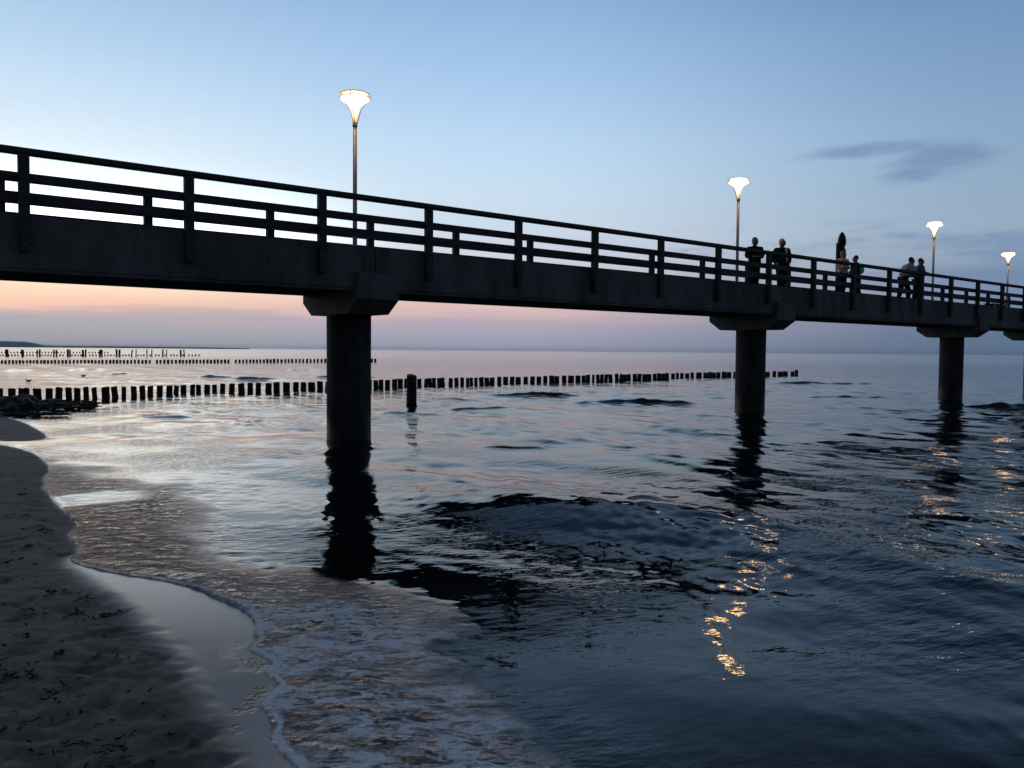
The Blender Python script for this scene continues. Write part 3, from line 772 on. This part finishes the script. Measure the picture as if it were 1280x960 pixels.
def add_pile(u, vb, vt, wpx, var, name='groyne_pile', rz=0.):
    g = ground(u, vb); dist = float(np.dot(g - CAM, fwd)); rad = wpx * dist / F / 2; hh = (vb - vt) * dist / F
    o = bpy.data.objects.new(name, var); COL.objects.link(o)
    o.location = (g[0], g[1] + rad, 0); o.scale = (rad, rad, hh); o.rotation_euler = (rng.gauss(0, .04), rng.gauss(0, .05), rng.uniform(0, 6.28))
    return o
ORD = ['first','second','third','fourth','fifth','sixth','seventh','eighth','ninth','tenth','eleventh','twelfth','thirteenth','fourteenth','fifteenth','sixteenth','seventeenth','eighteenth','nineteenth','twentieth']
def ordn(i):
    if i < 20: return ORD[i]
    n = i + 1; t = {2:'twenty',3:'thirty',4:'forty',5:'fifty',6:'sixty',7:'seventy',8:'eighty'}[n // 10]
    if n % 10 == 0: return {2:'twentieth',3:'thirtieth',4:'fortieth',5:'fiftieth',6:'sixtieth',7:'seventieth',8:'eightieth'}[n // 10]
    return t + '-' + ORD[n % 10 - 1]
near_px = [(-6,1.2),(8,16.5),(21,27.5),(28,34.5),(40,49.5),(55,63),(67,75),(80.5,88),(90.5,98),(103,109.5),(114.5,120.5),(125.5,135),(139,146.5),(151,156.5),(162.5,169.5),(173,180),(183,190),(194,201.5),(206,213.5),
 (215.5,221.5),(224.5,231.5),(236.5,242.5),(244,250),(254,261),(264,270),(273.5,280),(285,292),(297,305),(308,315),(318.5,325),(330,338),(341,349),(352.5,361),(365,372),(375,382),(384,393),(395.5,403),(405,413),
 (416,423),(427,434),(438,445),(449,456),(459,464.5),(466.5,479),(480.5,487),(489.5,503),(504.5,510),(513,519),(521,526.5),(529.5,545),(546,556),(560,565.5),(567.5,573),(575,580),(582,586.5),(587,591.5),(592.5,597),(599,618),
 (621,626.5),(629,635.5),(637,643),(644,651),(654,660),(662.5,668.5),(670.5,676.5),(679,684.5),(686.5,699.5),(702.5,708.5),(710,718),(719.5,726),(727,738),(740,743.5),(745.5,760),(761,766.5),(769,789),(791,802),(803,815),(816,837),
 (839,844),(845,849),(850.5,855),(856.5,862),(863.5,868),(870.5,878),(879.5,901),(902.5,915),(917,924),(926,932),(933,940),(941,947),(949,955),(957,963),(966,970.5),(973,985.5),(989,993.5),(994,998.5)]
near = []
for a, b in near_px:
    w = b - a
    if w > 10.5:
        n = max(2, round(w / 5.6))
        for i in range(n): near.append((a + w * (i + .5) / n, w / n * 1.0))
    else: near.append(((a + b) / 2, w))
bu = [-60, 0, 60, 100, 130, 180, 250, 400, 480, 556, 640, 740, 815, 835, 845, 924, 998]
bv = [504, 503, 501.5, 499.6, 498.5, 494.8, 492, 488.6, 485.2, 482.4, 479.3, 477, 475.2, 474.6, 472.6, 471.6, 469.6]
tu = [-60, 30, 130, 250, 400, 500, 640, 740, 840, 900, 998]; tv = [487, 485.3, 484.0, 480.6, 477, 473.8, 471, 468.6, 466.6, 465.2, 463.8]
nL = len(near); i_p1 = [i for i, (u, w) in enumerate(near) if u > 408][0]; i_lp = [i for i, (u, w) in enumerate(near) if u > 505][0]; i_p2 = [i for i, (u, w) in enumerate(near) if u > 922][0]
for i, (u, w) in enumerate(near):
    vt = np.interp(u, tu, tv) + rng.uniform(-.6, .6) - (1.8 if i == nL - 1 else 0)
    o = add_pile(u, float(np.interp(u, bu, bv)), vt, w, VAR[rng.randrange(7)])
    if i == nL - 1: lb = 'tallest last pile at the seaward end of the long near groyne row'
    elif i == 0: lb = 'pile cut by the left edge at the landward end of the near groyne row'
    elif i < i_p1:
        lb = f'stubby dark groyne pile in the long near row, {ordn(i)} from the left edge' if i < 22 else f'stubby groyne pile in the near row, {ordn(i_p1 - 1 - i)} left of the first pillar'
    elif i < i_lp: lb = f'near-row groyne pile by the first pier pillar, {ordn(i_lp - 1 - i)} left of the lone pile'
    elif i < i_p2:
        lb = f'near-row groyne pile, {ordn(i - i_lp)} to the right of the lone thick pile' if i - i_lp < (i_p2 - i_lp) // 2 else f'short near-row groyne pile, {ordn(i_p2 - 1 - i)} left of the second pier pillar'
    else: lb = f'near-row groyne pile by the second pillar, {ordn(nL - 2 - i)} before the taller end pile'
    tag(o, lb, 'groyne pile', 'piles of the near groyne')
o = add_pile(513.3, 505.5, 468.6, 12.6, VAR[2], 'mooring_pile'); tag(o, 'thick lone wooden pile standing in the water in front of the near groyne', 'wooden pile')
# middle row
mid = []; u = -22.
while u < 469:
    if not (187 < u < 192 or 206.5 < u < 209.5 or 228.5 < u < 231.5 or 287.5 < u < 294): mid.append((u, rng.uniform(2.4, 3.1)))
    u += rng.uniform(4.1, 4.9)
mid = [q for q in mid]
for i, (u, w) in enumerate(mid):
    vt = np.interp(u, [0, 250, 470], [450.3, 449.5, 448.2]) + rng.uniform(-.3, .3)
    o = add_pile(u, float(np.interp(u, [0, 250, 470], [454.2, 453.6, 452.4])), vt, w, VAR[rng.randrange(7)])
    left_of = [q for q in mid if q[0] < 290]
    n_p = [j for j, q in enumerate(mid) if q[0] > 406][0]
    if u < 290: lb = f'small groyne pile in the middle row out at sea, {ordn(i)} from the left' if i < len(left_of) // 2 else f'small groyne pile in the middle row, {ordn(len(left_of) - 1 - i)} left of the widest gap'
    elif u <= 406: lb = f'small middle-row groyne pile before the first pillar, {ordn(i - len(left_of))} right of the widest gap'
    else: lb = f'small middle-row groyne pile near the first pillar, {ordn(len(mid) - 1 - i)} from the seaward end'
    tag(o, lb, 'groyne pile', 'piles of the middle groyne')
# far rows
tall = [7.5, 27.5, 45.8, 49, 66.8, 70.3, 84, 87, 103, 106.3, 124, 127, 145.5, 148.8, 163.8, 169.6, 183.5, 189.3, 203, 207.8, 225.5, 230.3]
tw = [4, 3.6, 1.8, 2.2, 1.9, 1.9, 2.6, 2., 2.6, 2., 2.6, 1.9, 2.3, 2.6, 1.6, 1.3, 1.5, 1.4, 1.8, 1.3, 2.2, 1.5]
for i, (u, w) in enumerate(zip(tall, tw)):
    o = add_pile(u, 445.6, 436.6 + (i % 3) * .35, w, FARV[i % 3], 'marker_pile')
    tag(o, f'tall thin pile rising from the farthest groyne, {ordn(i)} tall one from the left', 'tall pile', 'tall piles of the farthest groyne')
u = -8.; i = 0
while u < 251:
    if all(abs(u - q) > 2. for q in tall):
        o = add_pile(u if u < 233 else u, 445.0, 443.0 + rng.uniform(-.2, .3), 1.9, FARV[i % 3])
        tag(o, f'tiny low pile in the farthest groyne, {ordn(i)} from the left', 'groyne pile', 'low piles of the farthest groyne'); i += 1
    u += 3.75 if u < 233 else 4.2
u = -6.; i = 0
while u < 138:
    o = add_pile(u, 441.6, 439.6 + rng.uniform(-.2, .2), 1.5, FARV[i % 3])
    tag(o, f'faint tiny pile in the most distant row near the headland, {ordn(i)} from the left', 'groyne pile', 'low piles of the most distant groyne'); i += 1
    u += 3.9

# ------------------------------------------------------------------ weedy boulders at the foot of the near groyne
def boulder(name, c, r, seed, flat=.6):
    bm = bmesh.new(); bmesh.ops.create_icosphere(bm, subdivisions=4, radius=1.)
    for v in bm.verts:
        p = v.co.copy(); n = 0
        for o_, a_ in ((1.3, .34), (2.9, .2), (6., .10), (12., .04)):
            q = p * o_ + Vector((seed * 3.1, seed * 1.7, seed)); 
            n += a_ * (math.sin(q.x * 1.7 + math.sin(q.y * 2.1)) * math.cos(q.y * 1.3 + math.sin(q.z * 1.9)) + .5 * math.sin(q.z * 2.3 + q.x))
        v.co = Vector((p.x * r[0], p.y * r[1], p.z * r[2])) * (1 + n)
    me = bpy.data.meshes.new(name); bm.to_mesh(me); bm.free(); me.polygons.foreach_set('use_smooth', [True] * len(me.polygons)); me.materials.append(ROCK)
    o = bpy.data.objects.new(name, me); COL.objects.link(o); o.location = c; return o
for u, v, r, lb in ((-14, 513, (.8, .6, .30), 'dark weedy boulder cut by the left edge below the near groyne'), (12, 514, (.55, .5, .27), 'dark weedy boulder second from the left edge, at the waterline'),
                    (32, 514, (.46, .42, .24), 'dark weedy boulder at the right end of the big rock clump'), (20, 508, (.55, .4, .27), 'dark weedy boulder at the back of the rock clump against the piles'),
                    (46, 510, (.30, .28, .12), 'low dark rock just right of the big rock clump'), (87, 511, (.12, .12, .09), 'small lone dark rock in the water right of the rock clump'),
                    (66, 503, (.40, .3, .09), 'flat dark rock against the foot of the near groyne piles')):
    g = ground(u, v); o = boulder('boulder', (g[0], g[1], .04), r, u + 3.3); tag(o, lb, 'boulder', 'weedy boulders at the groyne foot')
# floating and stranded seaweed
g = MB()
def strip(mb, x, y, z, L, w, a, rr, lift=.02):
    n = 5; pts = []
    for i in range(n + 1):
        t_ = i / n; pts.append((x + math.cos(a) * L * (t_ - .5) + rr.gauss(0, .08 * L), y + math.sin(a) * L * (t_ - .5) + rr.gauss(0, .08 * L), z + rr.uniform(.0, lift)))
    mb.tube(pts, [w * .3] + [w * rr.uniform(.6, 1.1) for _ in range(n - 1)] + [w * .3], 5)
def sand_h(x, y): return float(sand_z(np.array([x]), np.array([y]))[0][0])
rr = random.Random(4)
clumps = [(5,845,.30,90),(38,838,.14,30),(75,812,.16,40),(65,868,.18,45),(90,930,.14,40),(150,925,.16,60),(175,955,.18,60),(60,940,.10,25),(25,905,.12,25),(130,955,.16,40),(35,790,.2,30),(90,762,.22,45),(140,760,.2,40),(30,760,.2,30),(70,735,.3,40),(10,700,.4,40),(60,655,.4,40),(20,640,.5,30),(5,612,.5,30),(110,740,.25,30),(40,678,.35,30),(12,590,.5,24)]
for u, v, sp, n in clumps:
    for i in range(int(n * .16)):
        q = ground(u, v, .12); x = q[0] + rr.gauss(0, sp * .7) * rr.random(); y = q[1] + rr.gauss(0, sp * .5) * rr.random(); d_ = math.hypot(x, y)
        strip(g, x, y, sand_h(x, y) + .004, rr.uniform(.02, .07) * (1 + d_ / 14), rr.uniform(.002, .005) * (1 + d_ / 14), rr.gauss(0, .8), rr)
for i in range(130):
    u, v = rr.uniform(-10, 330), rr.uniform(575, 955)
    q = ground(u, v, .1); x, y = q[0], q[1]
    if float(sdist(np.array([x]), np.array([y]), DL)[0]) < -.25: strip(g, x, y, sand_h(x, y) + .006, rr.uniform(.012, .045), rr.uniform(.003, .006), rr.gauss(0, .7), rr)
for i in range(120):
    u, v = rr.uniform(45, 118), 0; v = 506 + rr.gauss(0, 1.1) if rr.random() < .75 else 511 + rr.gauss(0, .8)
    q = ground(u, v, .03); strip(g, q[0], q[1], .05, rr.uniform(.3, .8), rr.uniform(.02, .04), rr.gauss(0, .4), rr, .05)
for i in range(70):
    u, v = rr.uniform(0, 100), 519 + rr.gauss(0, 1.2); q = ground(u * .8, v, .05); strip(g, q[0], q[1], .07, rr.uniform(.2, .6), rr.uniform(.012, .03), rr.gauss(0, .5), rr, .04)
o = g.build('seaweed', WEED, None, True); tag(o, 'dark strands of seaweed strewn over the sand and by the rocks', 'seaweed', kind='stuff')

# ------------------------------------------------------------------ two gulls on the water
GULL = surf_mat('gull_feathers', (.16, .15, .16), (.32, .31, .31), 14., .8)
def gull(u, v, size, face, label):
    q = ground(u, v); t = empty('gull', (q[0], q[1], 0.02), face); S = size
    skin_obj('body', [[((0, -.24*S, .13*S), .03*S), ((0, -.12*S, .10*S), .075*S), ((0, .04*S, .07*S), .10*S), ((0, .16*S, .12*S), .07*S), ((0, .20*S, .20*S), .04*S), ((0, .22*S, .27*S), .048*S)]], GULL, t, 2, 2)
    g = MB(); g.tube([(0, .26*S, .265*S), (0, .35*S, .255*S)], [.016*S, .004*S], 6); g.build('beak', DARKCL, t)
    g = MB(); g.tube([(0, -.08*S, .15*S), (0, -.25*S, .17*S), (0, -.36*S, .19*S)], [.05*S, .035*S, .008*S], 8); g.build('wing', DARKCL, t, True)
    tag(t, label, 'gull', 'gulls on the water')
gull(35.5, 478, .62, R(80), 'larger dark gull swimming at the left between near and middle groyne')
gull(104.5, 471, .55, R(-60), 'tiny faint gull swimming farther out, right of the other gull')

# ------------------------------------------------------------------ distant headland
HILL = surf_mat('haze_toned_coast', (.26, .27, .28), (.36, .37, .38), .01, .9, (1, 1, 1), .0)  # pale grey: distance haze put into the coast's base colour
def headland():
    Dm = 2600.; us = np.linspace(-260, 312, 240); vs, fs = [], []
    for u in us:
        px = np.interp(u, [-260, -80, 0, 20, 36, 46, 56, 75, 130, 220, 290, 312], [11, 8.6, 7.2, 7.0, 6.2, 4.0, 2.0, 1.7, 1.6, 1.3, .8, .15])
        hz = ((px + .9) * (1 + .10 * (float(fbm(np.array([u * .11]), np.array([0.]), 3, 4)[0]) - .5) * 2)) * Dm / F
        x = (u - 640) / F
        for yy, zz in ((Dm, -3), (Dm + 60, hz * .55 + .4), (Dm + 170, hz + H * .0), (Dm + 420, hz * .8), (Dm + 700, -3)):
            vs.append((x * yy, yy, zz))
    for i in range(len(us) - 1):
        for j in range(4): fs.append((i*5+j, i*5+j+1, (i+1)*5+j+1, (i+1)*5+j))
    o = mesh_obj('hill', vs, fs, HILL, None, True); tag(o, 'low dark headland on the horizon at the left', 'headland', kind='structure')
headland()


# ------------------------------------------------------------------ air over the sea
HZ, k = new_mat('sea_air')
pv = k.n('ShaderNodeVolumePrincipled'); pv.inputs['Density'].default_value = .00005; pv.inputs['Color'].default_value = (.95, .96, 1., 1); pv.inputs['Anisotropy'].default_value = .0
k.put(k.n('ShaderNodeOutputMaterial').inputs['Volume'], pv.outputs[0])
g = MB(); g.box(-9500, 9500, -9500, 9500, -7, 27)
o = g.build('haze', HZ); tag(o, 'thin evening haze over the sea', 'haze', kind='stuff')
# ------------------------------------------------------------------ render settings
SC.view_settings.view_transform = 'Standard'; SC.view_settings.look = 'None'
SC.view_settings.exposure = 0.; SC.view_settings.gamma = 1.
SC.cycles.use_denoising = True
SC.cycles.max_bounces = 6; SC.cycles.glossy_bounces = 3; SC.cycles.diffuse_bounces = 2; SC.cycles.transparent_max_bounces = 8
SC.cycles.sample_clamp_indirect = 20.
